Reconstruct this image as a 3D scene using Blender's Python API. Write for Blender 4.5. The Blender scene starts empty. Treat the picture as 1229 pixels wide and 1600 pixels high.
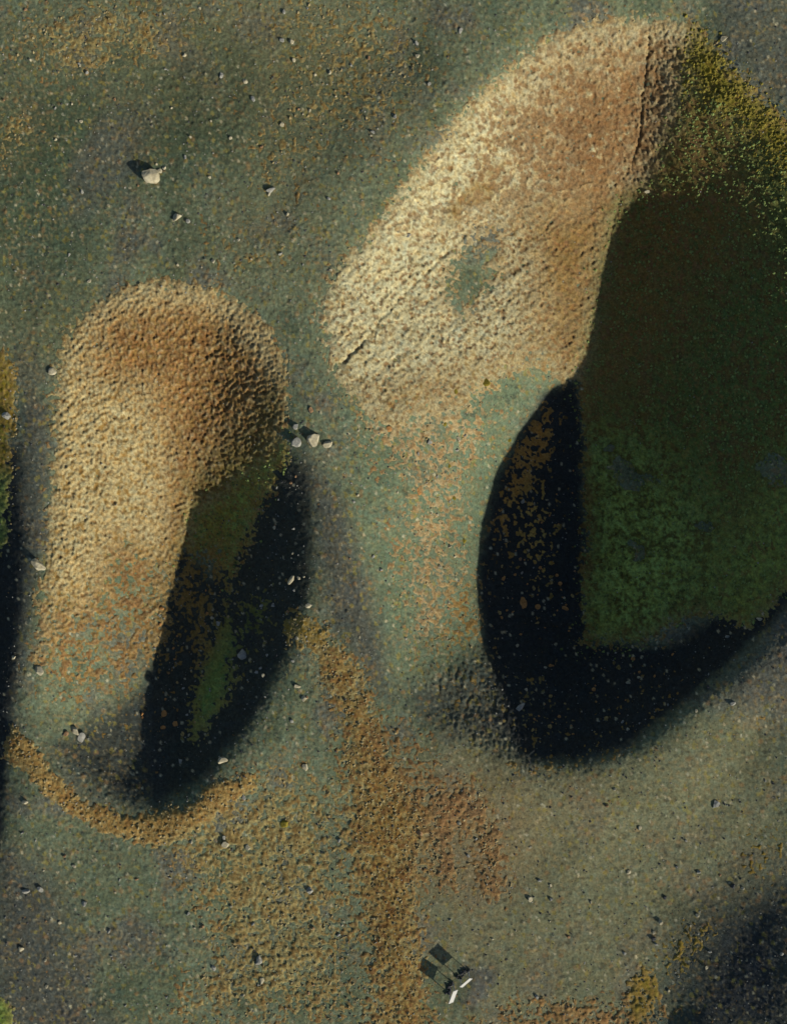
import bpy, bmesh, math, random
import numpy as np
from mathutils import Vector, Matrix

# ------------------------------------------------------------------ camera, light, exposure
SC = bpy.context.scene
CAMH = 81.0            # metres above the rim level
PPM = 17.0             # photograph pixels per metre at rim level
CX, CY = 614.5, 800.0

cam_d = bpy.data.cameras.new('camera'); cam = bpy.data.objects.new('camera', cam_d)
SC.collection.objects.link(cam); cam.location = (0, 0, CAMH)
cam_d.sensor_fit = 'VERTICAL'; cam_d.sensor_height = 24.0
cam_d.lens = 12.0 / ((CY / PPM) / CAMH)
cam_d.clip_start = 1.0; cam_d.clip_end = 5000.0
SC.camera = cam

SUN_EL = math.radians(24.0)
SAZ = Vector((0.76, -0.65)).normalized()
SUNV = Vector((SAZ.x * math.cos(SUN_EL), SAZ.y * math.cos(SUN_EL), math.sin(SUN_EL)))
sl = bpy.data.lights.new('sun', 'SUN'); sun = bpy.data.objects.new('sun', sl)
SC.collection.objects.link(sun)
sl.energy = 5.0; sl.angle = math.radians(0.55); sl.color = (1.0, 0.93, 0.80)
sun.rotation_euler = (-SUNV).to_track_quat('-Z', 'Y').to_euler(); sun.location = (60, -50, 60)

wd = bpy.data.worlds.new('World'); SC.world = wd; wd.use_nodes = True
nt = wd.node_tree; nt.nodes.clear()
sky = nt.nodes.new('ShaderNodeTexSky'); sky.sky_type = 'NISHITA'; sky.sun_disc = False
sky.sun_elevation = SUN_EL; sky.sun_rotation = math.atan2(SAZ.x, SAZ.y)
bg = nt.nodes.new('ShaderNodeBackground'); bg.inputs['Strength'].default_value = 0.085
wo = nt.nodes.new('ShaderNodeOutputWorld')
nt.links.new(sky.outputs[0], bg.inputs[0]); nt.links.new(bg.outputs[0], wo.inputs[0])

SC.view_settings.view_transform = 'Standard'; SC.view_settings.look = 'None'
SC.view_settings.gamma = 1.0; SC.view_settings.exposure = 0.36
SC.render.engine = 'CYCLES'
SC.cycles.max_bounces = 4; SC.cycles.diffuse_bounces = 2

# ------------------------------------------------------------------ helpers: noise
rng = np.random.default_rng(7)
def _hash(ix, iy, seed):
    h = (ix.astype(np.int64) * 374761393 + iy.astype(np.int64) * 668265263 + seed * 1442695041) & 0xFFFFFFFF
    h = ((h ^ (h >> 13)) * 1274126177) & 0xFFFFFFFF
    h = ((h ^ (h >> 16)) * 2246822519) & 0xFFFFFFFF
    return ((h ^ (h >> 15)) & 0xFFFFFF).astype(np.float32) / np.float32(0xFFFFFF)
def gnoise(u, v, s, seed, sv=None):
    """gradient noise about -1..1, feature size s pixels"""
    x = u / s; y = v / (sv or s)
    ix = np.floor(x); iy = np.floor(y); fx = (x - ix).astype(np.float32); fy = (y - iy).astype(np.float32)
    wx = fx * fx * fx * (fx * (fx * 6 - 15) + 10); wy = fy * fy * fy * (fy * (fy * 6 - 15) + 10)
    def g(dx, dy):
        a = _hash(ix + dx, iy + dy, seed) * np.float32(2 * math.pi)
        return np.cos(a) * (fx - dx) + np.sin(a) * (fy - dy)
    n0 = g(0, 0) * (1 - wx) + g(1, 0) * wx; n1 = g(0, 1) * (1 - wx) + g(1, 1) * wx
    return (n0 * (1 - wy) + n1 * wy) * 1.5
def fbm(u, v, s, seed, octv=3, gain=0.5):
    r = 0; a = 1; t = 0
    for k in range(octv):
        r = r + a * gnoise(u, v, s / 2 ** k, seed + 17 * k); t += a; a *= gain
    return r / t
def worley(u, v, s, seed):
    x = u / s; y = v / s; ix = np.floor(x); iy = np.floor(y)
    best = np.full(x.shape, 9.0, np.float32); cid = np.zeros(x.shape, np.float32)
    for dx in (-1, 0, 1):
        for dy in (-1, 0, 1):
            cx = ix + dx; cy = iy + dy
            px = cx + _hash(cx, cy, seed); py = cy + _hash(cx, cy, seed + 5)
            d = np.sqrt((px - x) ** 2 + (py - y) ** 2).astype(np.float32)
            m = d < best
            best = np.where(m, d, best); cid = np.where(m, _hash(cx, cy, seed + 9), cid)
    return best, cid
def sstep(a, b, x):
    t = np.clip((x - a) / (b - a), 0, 1); return t * t * (3 - 2 * t)
def lin(r, g, b, k=1.0):
    f = lambda c: (c / 255 / 12.92 if c / 255 < 0.04045 else ((c / 255 + 0.055) / 1.055) ** 2.4)
    return np.array([f(r) / k, f(g) / k, f(b) / k], np.float32)

# ------------------------------------------------------------------ large form of the ground (rim lines and depths surveyed in plan)
PTS = []
def line(pl, step=24):
    pl = [p if len(p) == 3 else (p[0], p[1], 0.0) for p in pl]
    for a, b in zip(pl[:-1], pl[1:]):
        n = max(1, int(round(math.hypot(b[0] - a[0], b[1] - a[1]) / step)))
        for k in range(n):
            t = k / n; PTS.append(tuple(a[i] + (b[i] - a[i]) * t for i in range(3)))
    PTS.append(pl[-1])
# the large crater
RIM1 = [(498, 560), (505, 480), (540, 410), (600, 330), (660, 250), (720, 175), (780, 115), (850, 65), (920, 38), (1000, 28), (1090, 45), (1150, 115),
        (1229, 195, -.3), (1268, 280, -1.0), (1295, 400, -1.1), (1305, 550, -.5), (1300, 700), (1275, 830), (1229, 945), (1160, 1025), (1100, 1080),
        (1040, 1130), (980, 1170), (920, 1192), (870, 1196), (800, 1190), (730, 1165), (660, 1130), (615, 1080), (590, 1010), (570, 920), (540, 820), (515, 740), (500, 650), (498, 560)]
line(RIM1)
# valley line of the trough, the right wall rises evenly from it
line([(1012, 60, -1.4), (1008, 120, -3.8), (1000, 190, -6.3), (985, 260, -8.7), (970, 320, -10.1), (958, 380, -11.0), (945, 430, -11.2), (935, 480, -11.3), (925, 530, -11.3), (914, 585, -11.5), (908, 640, -13.2), (905, 750, -14.0), (905, 880, -13.2),
      (903, 990, -10.0), (892, 1090, -5.6), (882, 1170, -1.4)], 30)
line([(885, 602, -12.0), (860, 614, -12.4), (815, 670, -12.75), (780, 730, -12.4), (755, 820, -11.0), (744, 900, -9.4), (746, 1000, -6.6), (730, 1062, -3.1), (680, 1100, -1.2)], 40)
PTS += [(1100, 500, -7.2), (1105, 700, -6.8), (1000, 965, -6.9), (1100, 850, -6.4), (1205, 650, -3.2), (1200, 450, -3.3), (1110, 350, -6.3), (1130, 230, -3.5), (1080, 130, -2.0), (1060, 280, -6.8), (1050, 190, -4.7), (1000, 600, -10.6), (1000, 800, -10.6),
        (1010, 450, -9.7), (1000, 540, -10.3), (960, 1080, -4.6), (1040, 1040, -5.2), (1120, 960, -5), (850, 1080, -5.2), (830, 960, -10.4), (820, 860, -11.8),
        (720, 420, -5.8), (800, 300, -6.2), (880, 180, -4.6), (950, 110, -2.8), (620, 480, -3.2), (850, 450, -8.4), (700, 300, -3.2), (800, 180, -3.2), (930, 250, -7.2),
        (600, 800, -1.6), (650, 900, -3.6), (680, 750, -5), (750, 650, -8), (620, 650, -2.6), (640, 1000, -2.2), (700, 900, -6.2), (560, 600, -1.2), (690, 560, -5), (790, 560, -7.8), (850, 560, -9.9)]
# the left crater
RIM2 = [(85, 600), (100, 530), (150, 475), (200, 450), (250, 440), (310, 447), (370, 470), (420, 515), (442, 570), (448, 640), (470, 710), (488, 770), (492, 840),
        (485, 920), (465, 1000), (425, 1090), (375, 1165), (330, 1210), (285, 1250), (240, 1265), (190, 1250), (130, 1210), (80, 1165), (50, 1110), (45, 1030),
        (65, 930), (75, 850), (80, 750), (82, 670), (85, 600)]
line(RIM2)
line([(342, 480, -0.9), (335, 540, -1.9), (325, 620, -3.6), (312, 700, -5.4), (300, 770, -7.05), (285, 850, -6.95), (268, 930, -6.35), (250, 1010, -5.5), (238, 1090, -4.25), (234, 1180, -2.6), (238, 1240, -1.2)], 30)
PTS += [(395, 790, -4.2), (385, 880, -4.4), (392, 700, -3.2), (398, 620, -1.3), (412, 560, -0.5), (362, 980, -4.4), (325, 1080, -3.6), (285, 1170, -2.9), (275, 1220, -1.9), (200, 1205, -2.3), (165, 1175, -2.1), (215, 1140, -3.5), (125, 1150, -1.5),
        (180, 600, -1.9), (185, 750, -3.2), (175, 900, -3.4), (150, 1030, -2.4), (250, 600, -2.5), (250, 520, -1.3), (160, 1110, -2.5)]
# the crater cut by the left edge
line([(-120, 500), (-40, 510), (20, 550), (38, 620), (46, 750), (44, 900), (30, 1000), (18, 1100), (14, 1250), (9, 1400), (-60, 1540), (-200, 1560), (-340, 1400), (-380, 1000), (-340, 650), (-220, 520), (-120, 500)], 45)
PTS += [(-50, 700, -4), (-60, 850, -6), (-65, 1000, -6), (-70, 1200, -5), (-160, 900, -8), (-160, 1200, -7), (-120, 620, -3)]
# plain around the craters
for p in [(40, 40), (250, 60), (450, 60), (640, 60), (120, 200), (330, 200), (520, 200), (60, 380), (250, 360), (430, 360), (40, 500), (470, 560), (470, 620), (1229, 40), (1229, 110),
          (505, 860), (520, 960), (540, 1060), (500, 1040), (470, 1130), (420, 1230), (330, 1300), (120, 1300), (60, 1400), (200, 1450), (350, 1450), (500, 1250), (500, 1450), (100, 1580), (350, 1590),
          (600, 1250), (620, 1400), (700, 1300), (730, 1530), (850, 1300), (850, 1450), (950, 1590), (1000, 1300), (1100, 1230), (1180, 1150), (1000, 1450), (1120, 1350)]:
    PTS.append((p[0], p[1], 0.0))
PTS += [(1229, 1120, 0.9), (1229, 1250, 0.8), (1330, 1100, 1.6), (1050, 1590, 0.3), (1229, 1380, 0.7), (1140, 1490, 1.0), (1040, 1640, 0.9), (1100, 1600, 1.6), (1229, 1480, 2.2), (1180, 1600, 2.7), (1229, 1600, 3.35),
        (1330, 1500, 3.2), (1330, 1700, 4.6), (1500, 1800, 5), (1700, 1600, 4), (1500, 1350, 3)]
for a in range(24):
    t = a * math.pi / 12; PTS.append((614 + 1500 * math.cos(t), 800 + 1700 * math.sin(t), 0.0)); PTS.append((614 + 3600 * math.cos(t), 800 + 3600 * math.sin(t), 0.0))
P = np.array(PTS, np.float64)
K = np.sqrt(((P[:, None, :2] - P[None, :, :2]) ** 2).sum(-1)) + np.eye(len(P)) * 0.0
K -= np.eye(len(P)) * 6.0
M = np.zeros((len(P) + 1, len(P) + 1)); M[:-1, :-1] = K; M[-1, :-1] = 1; M[:-1, -1] = 1
W = np.linalg.solve(M, np.append(P[:, 2], 0.0))
def base_height(u, v):
    out = np.full(u.shape, W[-1], np.float32).ravel(); uu = u.ravel().astype(np.float32); vv = v.ravel().astype(np.float32)
    for s in range(0, out.size, 40000):
        d = np.sqrt((uu[s:s + 40000, None] - P[None, :, 0].astype(np.float32)) ** 2 + (vv[s:s + 40000, None] - P[None, :, 1].astype(np.float32)) ** 2)
        out[s:s + 40000] += d @ W[:-1].astype(np.float32)
    return out.reshape(u.shape)

# plan lattice: fine where the photograph looks, coarser outwards to the horizon
STEP = 1.66
def axis(a, b):
    core = np.arange(a, b + STEP, STEP); g = [0]; s = STEP
    while g[-1] < 9000: s *= 1.16; g.append(g[-1] + s)
    g = np.array(g[1:]); return np.concatenate([a - g[::-1], core, core[-1] + g])
AU = axis(-24, 1253); AV = axis(-24, 1624)
U, V = np.meshgrid(AU, AV); NV, NU = U.shape
U = U.astype(np.float32); V = V.astype(np.float32)
# coarse base then bilinear
CU = np.concatenate([np.arange(-7200, -400, 200.), np.arange(-400, 1640, 5.), np.arange(1640, 8600, 200.)])
CV = np.concatenate([np.arange(-7200, -400, 200.), np.arange(-400, 2040, 5.), np.arange(2040, 9000, 200.)])
CZ = base_height(*np.meshgrid(CU, CV))
def blur(z, n):
    for _ in range(n):
        z[1:-1] = (z[:-2] + 2 * z[1:-1] + z[2:]) / 4; z[:, 1:-1] = (z[:, :-2] + 2 * z[:, 1:-1] + z[:, 2:]) / 4
    return z
CZ = blur(CZ, 5)
def bil(gx, gy, Z, u, v):
    i = np.clip(np.searchsorted(gx, u) - 1, 0, len(gx) - 2); j = np.clip(np.searchsorted(gy, v) - 1, 0, len(gy) - 2)
    fx = np.clip((u - gx[i]) / (gx[i + 1] - gx[i]), 0, 1); fy = np.clip((v - gy[j]) / (gy[j + 1] - gy[j]), 0, 1)
    return ((Z[j, i] * (1 - fx) + Z[j, i + 1] * fx) * (1 - fy) + (Z[j + 1, i] * (1 - fx) + Z[j + 1, i + 1] * fx) * fy).astype(np.float32)
Z = bil(CU, CV, CZ, U, V)
Z += 0.35 * fbm(U, V, 240, 3, 3) + 0.05 * fbm(U, V, 60, 5, 2)
Z += sstep(-0.6, -2.0, Z) * (0.13 * fbm(U, V, 55, 6, 3) + 0.09 * gnoise(U * 0.8 - V * 0.6, U * 0.6 + V * 0.8, 16, 8, 48))
far = sstep(1500, 4000, np.hypot(U - CX, V - CY)); Z = Z * (1 - far) + far * 2.0 * gnoise(U, V, 1800, 4)

# ------------------------------------------------------------------ regions in plan
SU = np.arange(-200, 1440, 6.); SV = np.arange(-200, 1810, 6.)
GU, GV = np.meshgrid(SU, SV)
WU = U + 9 * fbm(U, V, 45, 31, 3) ; WV = V + 9 * fbm(U, V, 45, 37, 3)
WU += 4 * gnoise(U, V, 9, 33); WV += 4 * gnoise(U, V, 9, 35)
BWU = fbm(U, V, 70, 41, 3); BWV = fbm(U, V, 70, 43, 3)
def poly(pl, soft=20, shift=0.0):
    """soft inside mask of a polygon"""
    a = np.array(pl, np.float32); b = np.roll(a, -1, 0)
    d2 = np.full(GU.shape, 1e12); ins = np.zeros(GU.shape, bool)
    for (x0, y0), (x1, y1) in zip(a, b):
        ex, ey = x1 - x0, y1 - y0; wx, wy = GU - x0, GV - y0
        t = np.clip((wx * ex + wy * ey) / (ex * ex + ey * ey + 1e-9), 0, 1)
        d2 = np.minimum(d2, (wx - ex * t) ** 2 + (wy - ey * t) ** 2)
        c = ((y0 > GV) != (y1 > GV)) & (GU < (x1 - x0) * (GV - y0) / (y1 - y0 + 1e-9) + x0)
        ins ^= c
    sd = np.where(ins, 1, -1) * np.sqrt(d2)
    return sstep(-soft, soft, bil(SU, SV, sd, WU, WV) + shift)
def blob(x, y, rx, ry=None, rot=0, soft=0.5):
    ry = ry or rx; c, s = math.cos(rot), math.sin(rot)
    dx = WU - x + 26 * BWU; dy = WV - y + 26 * BWV
    d = np.sqrt(((c * dx + s * dy) / rx) ** 2 + ((-s * dx + c * dy) / ry) ** 2)
    return 1 - sstep(1 - soft, 1 + soft, d)
def seg_dist(pl, warp=0.3):
    best = np.full(U.shape, 1e9, np.float32); uu = U + (WU - U) * warp; vv = V + (WV - V) * warp
    for (x0, y0), (x1, y1) in zip(pl[:-1], pl[1:]):
        ex, ey = x1 - x0, y1 - y0
        t = np.clip(((uu - x0) * ex + (vv - y0) * ey) / (ex * ex + ey * ey), 0, 1)
        best = np.minimum(best, np.hypot(uu - x0 - ex * t, vv - y0 - ey * t))
    return best

n200 = fbm(U, V, 200, 51, 3); n80 = fbm(U, V, 80, 53, 3); n30 = fbm(U, V, 30, 55, 3); n12 = fbm(U, V, 12, 57, 2); n6 = fbm(U, V, 6.5, 59, 2); n4 = gnoise(U, V, 3.6, 61, 5.4); n3 = gnoise(U + 40, V, 3.2, 63, 4.0); nh1 = gnoise(U, V, 7, 65) + 0.7 * gnoise(U, V, 22, 67); nh2 = gnoise(U, V, 5, 69) + 0.7 * gnoise(U, V, 34, 73)

wg, ig = worley(U + 1.6 * n6, 0.8 * V + 1.6 * n12, 4.8, 121); ig2 = _hash(np.floor(ig * 65535), np.floor(ig * 9999), 5)
gran = np.clip(0.62 - wg, 0, 1) * (0.25 + 1.3 * ig)
wk, ik = worley(U + 2 * n12, V + 2 * n6, 9.5, 127); ik2 = _hash(np.floor(ik * 65535), np.floor(ik * 9999), 6)
gtone = 0.87 + 0.18 * ig + 0.08 * ik          # mean about 1
# ---- bare ground colour: fine green moss, grey grit, black lava
GREEN = lin(88, 96, 74); DGREEN = lin(58, 70, 52); GREY = lin(80, 80, 73); TAN = lin(108, 102, 74); BLACK = lin(38, 41, 40); SLATE = lin(68, 69, 63); LGREEN = lin(92, 106, 82, 1.25)
col = np.empty(U.shape + (3,), np.float32); col[:] = GREEN
def mixc(w, c):
    global col
    col += (c - col) * np.clip(w, 0, 1)[..., None]
mixc(sstep(0.0, 0.5, n80 + 0.5 * n200) * 0.75, GREY)
mixc(sstep(0.05, 0.5, -n80 + 0.6 * n200) * 0.5, DGREEN)
mixc(blob(280, 185, 290, 95, -0.2, 0.8) * 0.7, lin(52, 64, 46)); mixc(blob(30, 270, 120, 190, 0, 0.8) * 0.7, lin(52, 64, 46)); mixc(blob(60, 480, 90, 120, 0, 0.8) * 0.4, DGREEN)  # broad blobs paint the shade of gentle swells as darker green
# sandy plain at lower right
mixc(poly([(620, 1190), (800, 1200), (960, 1190), (1100, 1120), (1229, 1040), (1229, 1400), (1040, 1500), (980, 1600), (700, 1600), (660, 1400)], 60) * 0.45, TAN)
mixc(poly([(760, 1200), (960, 1200), (930, 1300), (880, 1360), (780, 1380)], 60) * 0.5, TAN)
mixc(poly([(650, 560), (860, 600), (745, 900), (735, 1050), (600, 1050), (560, 850), (520, 650)], 30) * 0.6, LGREEN)
# grits, some darkened to carry the shade of slopes turned from the sun
mixc(poly([(478, 700), (540, 790), (570, 900), (600, 1000), (610, 1090), (570, 1070), (530, 985), (495, 880)], 25) * 0.85, SLATE)
mixc(poly([(1100, -20), (1260, -20), (1260, 220), (1190, 150), (1130, 70)], 30) * 0.7, SLATE)
mixc(poly([(1229, 950), (1260, 960), (1260, 1180), (1190, 1110), (1110, 1100)], 40) * 0.8, GREY)
mixc(poly([(1229, 1360), (1260, 1350), (1260, 1640), (1030, 1640), (1060, 1540), (1100, 1430)], 75), lin(48, 51, 51))  # dark grit, deepened to hold the soft shade of the rising slope
mixc(poly([(-20, 1330), (60, 1340), (110, 1420), (130, 1540), (210, 1640), (-20, 1640)], 50) * 0.8, lin(60, 60, 58))
mixc(poly([(40, 600), (85, 640), (75, 780), (60, 900), (30, 1080), (20, 1180), (-30, 1300), (0, 900)], 14) * 0.8, SLATE)
mixc(blob(165, 250, 45, 90, 0.5) * 0.6, GREY)
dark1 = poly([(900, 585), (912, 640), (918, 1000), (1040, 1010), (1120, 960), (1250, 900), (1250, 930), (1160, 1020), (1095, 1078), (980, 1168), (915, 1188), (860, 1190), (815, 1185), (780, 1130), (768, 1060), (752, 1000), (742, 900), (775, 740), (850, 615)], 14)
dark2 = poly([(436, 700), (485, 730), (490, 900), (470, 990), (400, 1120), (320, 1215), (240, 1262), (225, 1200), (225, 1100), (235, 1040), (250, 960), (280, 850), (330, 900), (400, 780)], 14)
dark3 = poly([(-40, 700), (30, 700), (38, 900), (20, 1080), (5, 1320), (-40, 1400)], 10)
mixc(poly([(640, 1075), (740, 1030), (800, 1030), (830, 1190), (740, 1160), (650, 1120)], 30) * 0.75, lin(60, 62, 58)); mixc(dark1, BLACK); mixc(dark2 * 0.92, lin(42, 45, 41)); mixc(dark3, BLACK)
mixc(poly([(150, 1120), (240, 1060), (260, 1265), (190, 1262), (100, 1205), (90, 1160)], 30) * 0.9, lin(50, 53, 50))  # slate ground, with the grazing shade of this end wall painted in
# trampled grit round the signs
mixc(blob(742, 1540, 24, 32, 0.5, 0.35) * 0.9, GREY); mixc(blob(705, 1548, 40, 22, -0.9, 0.4) * 0.45, DGREEN)
mixc(sstep(0.15, 0.65, gnoise(U, V, 6, 71) + 0.5 * n30 + 0.4 * n80) * 0.5 * (1 - np.clip(dark1 + dark2 + dark3, 0, 1)), lin(112, 98, 66))
mixc(sstep(0.45, 0.8, gnoise(U, V, 5, 75) + 0.3 * n12) * 0.4 * (1 - np.clip(dark1 + dark2 + dark3, 0, 1)), lin(132, 128, 104))
mixc(sstep(0.35, 0.8, gnoise(U, V, 5.5, 77) - 0.3 * n12) * 0.5, lin(52, 56, 46))
nd = 1 - np.clip(dark1 + dark2 + dark3, 0, 1)
mixc((ik2 > 0.94) * sstep(0.5, 0.3, wk) * 0.45 * nd, lin(120, 92, 58)); mixc((ig2 > 0.97) * sstep(0.5, 0.35, wg) * 0.8, lin(140, 134, 108)); mixc((ik2 < 0.06) * sstep(0.5, 0.3, wk) * 0.5 * nd, lin(46, 50, 42))
mixc((ig2 < 0.05) * 0.6 * nd, lin(112, 104, 52))
col *= np.clip(1 + 0.16 * n12 + 0.2 * n6 + 0.12 * n4, 0.35, 2)[..., None] * gtone[..., None]
col *= np.stack([1 + 0.10 * nh1, 1 + 0.02 * nh2, 1 - 0.10 * nh1 + 0.05 * nh2], -1)

# ---- moss and grass: density, colour and object for each region
REG = []   # (name, label, category)
D = np.zeros(U.shape, np.float32); MC = np.zeros(U.shape + (3,), np.float32); MW = np.full(U.shape, 1e-5, np.float32)
RID = np.zeros(U.shape, np.int16); RB = np.zeros(U.shape, np.float32)
def moss(rid, mask, dens, cols, nz=None, lump=1.0):
    """add a region; cols = colours blended along noise nz"""
    global D, MC, MW, RID, RB
    nz = n12 * 0.6 + n30 * 0.6 + n6 * 0.5 + 0.9 * (ig2 - 0.5) if nz is None else nz + 0.7 * (ig2 - 0.5)
    t = np.clip(nz * 0.9 + 0.5, 0, 0.999) * (len(cols) - 1); i = np.floor(t).astype(int); f = (t - i)[..., None]
    cs = np.array(cols); c = cs[i] * (1 - f) + cs[np.minimum(i + 1, len(cols) - 1)] * f
    D = D * (1 - mask) + dens * mask
    MC = MC * (1 - mask[..., None]) + c * mask[..., None]
    RID = np.where(mask > 0.5, rid, RID)
CREAM = lin(194, 186, 144, 1.85); CREAM2 = lin(160, 144, 102, 1.85); BROWN = lin(128, 98, 62, 1.55); OCHRE = lin(134, 108, 58, 1.6); RUST = lin(124, 90, 50, 1.5)
STRAW = lin(124, 112, 72); OCH2 = lin(112, 92, 50); RED = lin(112, 82, 52); OLIVE = lin(106, 97, 32); GRASS = lin(110, 126, 62); DGRASS = lin(84, 90, 46); BRNG = lin(92, 82, 46)
# 0 scattered clumps on the plain
MC[:] = STRAW
moss(0, np.ones(U.shape, np.float32), 0.16, [lin(112, 86, 54), STRAW, lin(112, 104, 72)])
for (x, y, rx, ry, ro, d) in [(150, 60, 150, 60, -0.1, .6), (560, 110, 120, 130, 0, .5), (470, 50, 60, 90, 0, .48), (20, 210, 40, 50, 0, .5), (440, 240, 60, 70, 0, .45), (400, 380, 100, 70, 0, .4), (330, 20, 80, 40, 0, .4),
                              (60, 520, 80, 60, 0, .3), (310, 130, 120, 60, -0.4, .25)]:
    mixc(blob(x, y, rx * 1.15, ry * 1.15, ro, 0.9) * 0.16, lin(104, 96, 64)); moss(0, blob(x, y, rx, ry, ro, 0.85), d, [lin(108, 90, 52), STRAW, lin(114, 104, 66), lin(112, 86, 54)])
moss(0, poly([(230, 1290), (460, 1180), (530, 1240), (560, 1600), (240, 1600), (330, 1480)], 80), 0.63, [lin(104, 86, 50), STRAW, lin(126, 118, 78)])
moss(0, poly([(600, 640), (760, 620), (800, 640), (740, 780), (740, 1000), (640, 1030), (600, 900), (620, 760), (530, 690)], 60), 0.54, [lin(136, 114, 78, 1.4), lin(164, 146, 108, 1.5), lin(126, 108, 66, 1.3)])
moss(0, poly([(700, 930), (750, 900), (752, 1010), (690, 1040)], 42), 0.55, [OCHRE, lin(140, 110, 62, 1.4)])
moss(0, blob(900, 1590, 150, 34, 0, 0.9), 0.66, [lin(128, 98, 60), lin(112, 92, 56), RED]); moss(0, blob(1000, 1560, 22, 40), 0.75, [lin(110, 96, 34), OCH2])
moss(0, blob(1190, 1330, 40, 50), 0.4, [lin(112, 96, 36), OCH2]); moss(0, blob(1070, 1480, 30, 70, 0.7), 0.5, [lin(112, 98, 40), OCH2]); moss(0, blob(940, 1140, 150, 30, -0.5), 0.35, [OCH2, STRAW])
moss(0, blob(1160, 1140, 40, 40), 0.3, [OCH2, STRAW])
# 1 ochre strip and the collar below the left crater
moss(1, poly([(480, 985), (530, 1000), (565, 1060), (590, 1130), (640, 1195), (662, 1280), (645, 1380), (655, 1480), (672, 1620), (592, 1640), (585, 1500), (566, 1400), (552, 1300), (545, 1200), (530, 1110), (498, 1050)], 48), 0.98,
     [lin(90, 66, 36), lin(118, 96, 50), lin(108, 80, 42), lin(122, 106, 58), lin(100, 74, 40), STRAW], n12 * .6 + n6 * .5 + n30 * .7 + n80 * .5 + .6 * (ig2 - .5))
moss(1, poly([(665, 1235), (720, 1220), (762, 1250), (790, 1330), (785, 1405), (745, 1400), (740, 1290), (715, 1310), (705, 1390), (672, 1380)], 50), 0.85, [lin(92, 72, 48), RED, lin(112, 90, 58)])
moss(1, poly([(15, 1135), (50, 1160), (90, 1215), (140, 1255), (190, 1272), (240, 1275), (300, 1258), (340, 1225), (395, 1205), (395, 1225), (330, 1275), (250, 1318), (170, 1305), (100, 1265), (40, 1210), (8, 1180)], 13), 1.0,
     [lin(116, 88, 48), lin(124, 100, 54), lin(132, 112, 68), lin(116, 90, 48)])
moss(1, poly([(430, 975), (470, 960), (510, 985), (500, 1010), (450, 1000)], 26), 0.8, [lin(120, 100, 40), STRAW])
moss(1, blob(650, 1185, 60, 50, 0.6, 0.95) * 0.8, 0.55, [lin(100, 74, 46), lin(112, 88, 54), lin(104, 84, 52)]); mixc(blob(720, 1300, 90, 110, 0, 0.95) * 0.35, lin(112, 88, 60))
# 2 pale moss on the lit wall of the large crater
P1 = poly([(500, 500), (520, 430), (575, 365), (640, 280), (700, 200), (770, 125), (870, 52), (930, 34), (1000, 28), (1085, 42), (1095, 90), (1070, 200), (1020, 290), (975, 320), (950, 420), (925, 560), (880, 605), (850, 560), (770, 590), (700, 640), (600, 665), (530, 600)], 34)
pnz = 0.7 * n12 + 0.55 * n6 + 0.5 * n30
moss(2, P1, 0.95, [CREAM2, CREAM, lin(202, 194, 152, 1.85), CREAM, CREAM2], pnz)
moss(2, P1 * poly([(880, 90), (1000, 60), (1060, 100), (1040, 220), (1000, 300), (960, 330), (900, 330), (850, 260), (830, 180)], 118), 1.0, [CREAM, lin(150, 126, 86, 1.65), BROWN, lin(140, 112, 74, 1.6), lin(132, 100, 66, 1.6)], pnz + 0.05)
moss(2, P1 * poly([(820, 330), (960, 320), (950, 420), (925, 570), (870, 600), (840, 500)], 89), 1.05, [OCHRE, lin(132, 98, 46, 1.6), OCHRE, BROWN])
moss(2, P1 * blob(740, 310, 55, 18, -0.8) * 0.8, 1.0, [OCHRE, CREAM2])
moss(2, P1 * poly([(560, 600), (760, 560), (850, 520), (860, 600), (770, 610), (700, 650), (600, 670)], 51) * 0.8, 0.8, [OCHRE, CREAM2, BROWN])
moss(2, P1 * blob(735, 430, 34, 52, 0.35, 0.9), 0.26, [CREAM2, BROWN])
moss(2, P1 * blob(770, 380, 20, 30, 0.35) * 0.7, 0.4, [CREAM2, BROWN])
wh, ih = worley(U + 6 * n12, V + 6 * n6, 9.5, 141); ih2 = _hash(np.floor(ih * 65535), np.floor(ih * 9999), 8)
ws, is_ = worley(U + 3 * n6, V + 3 * n12, 5.8, 143); is2 = _hash(np.floor(is_ * 65535), np.floor(is_ * 9999), 9)
upz = poly([(600, 380), (560, 330), (700, 150), (850, 30), (1100, 20), (1060, 150), (1020, 300), (900, 330), (760, 330)], 50)
inz = poly([(700, 330), (780, 210), (880, 110), (1000, 80), (1060, 100), (1020, 300), (960, 340), (800, 420), (720, 400)], 60)
hole = np.maximum(upz * (ih2 < 0.36 + 0.4 * inz + 0.5 * n80) * sstep(0.64, 0.36, wh + 0.2 * n6 + 0.25 * (ih - 0.5) - 0.12 * inz), (is2 < 0.26 + 0.2 * inz) * sstep(0.55, 0.38, ws + 0.12 * n6) * (1 - 0.55 * upz))
hole = (hole * P1).astype(np.float32)
hc = BROWN * (1 - ig2[..., None]) + lin(116, 84, 52, 1.55) * ig2[..., None]
MC = MC * (1 - 0.72 * hole[..., None]) + hc * 0.72 * hole[..., None]
# 3 yellow moss along the upper right rim
P3 = poly([(1085, 45), (1120, 80), (1160, 125), (1229, 195), (1260, 225), (1260, 330), (1200, 260), (1150, 190), (1100, 170), (1065, 110)], 30)
moss(3, P3, 0.98, [lin(84, 74, 32), OLIVE, lin(112, 102, 34), lin(100, 84, 44)])
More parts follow.
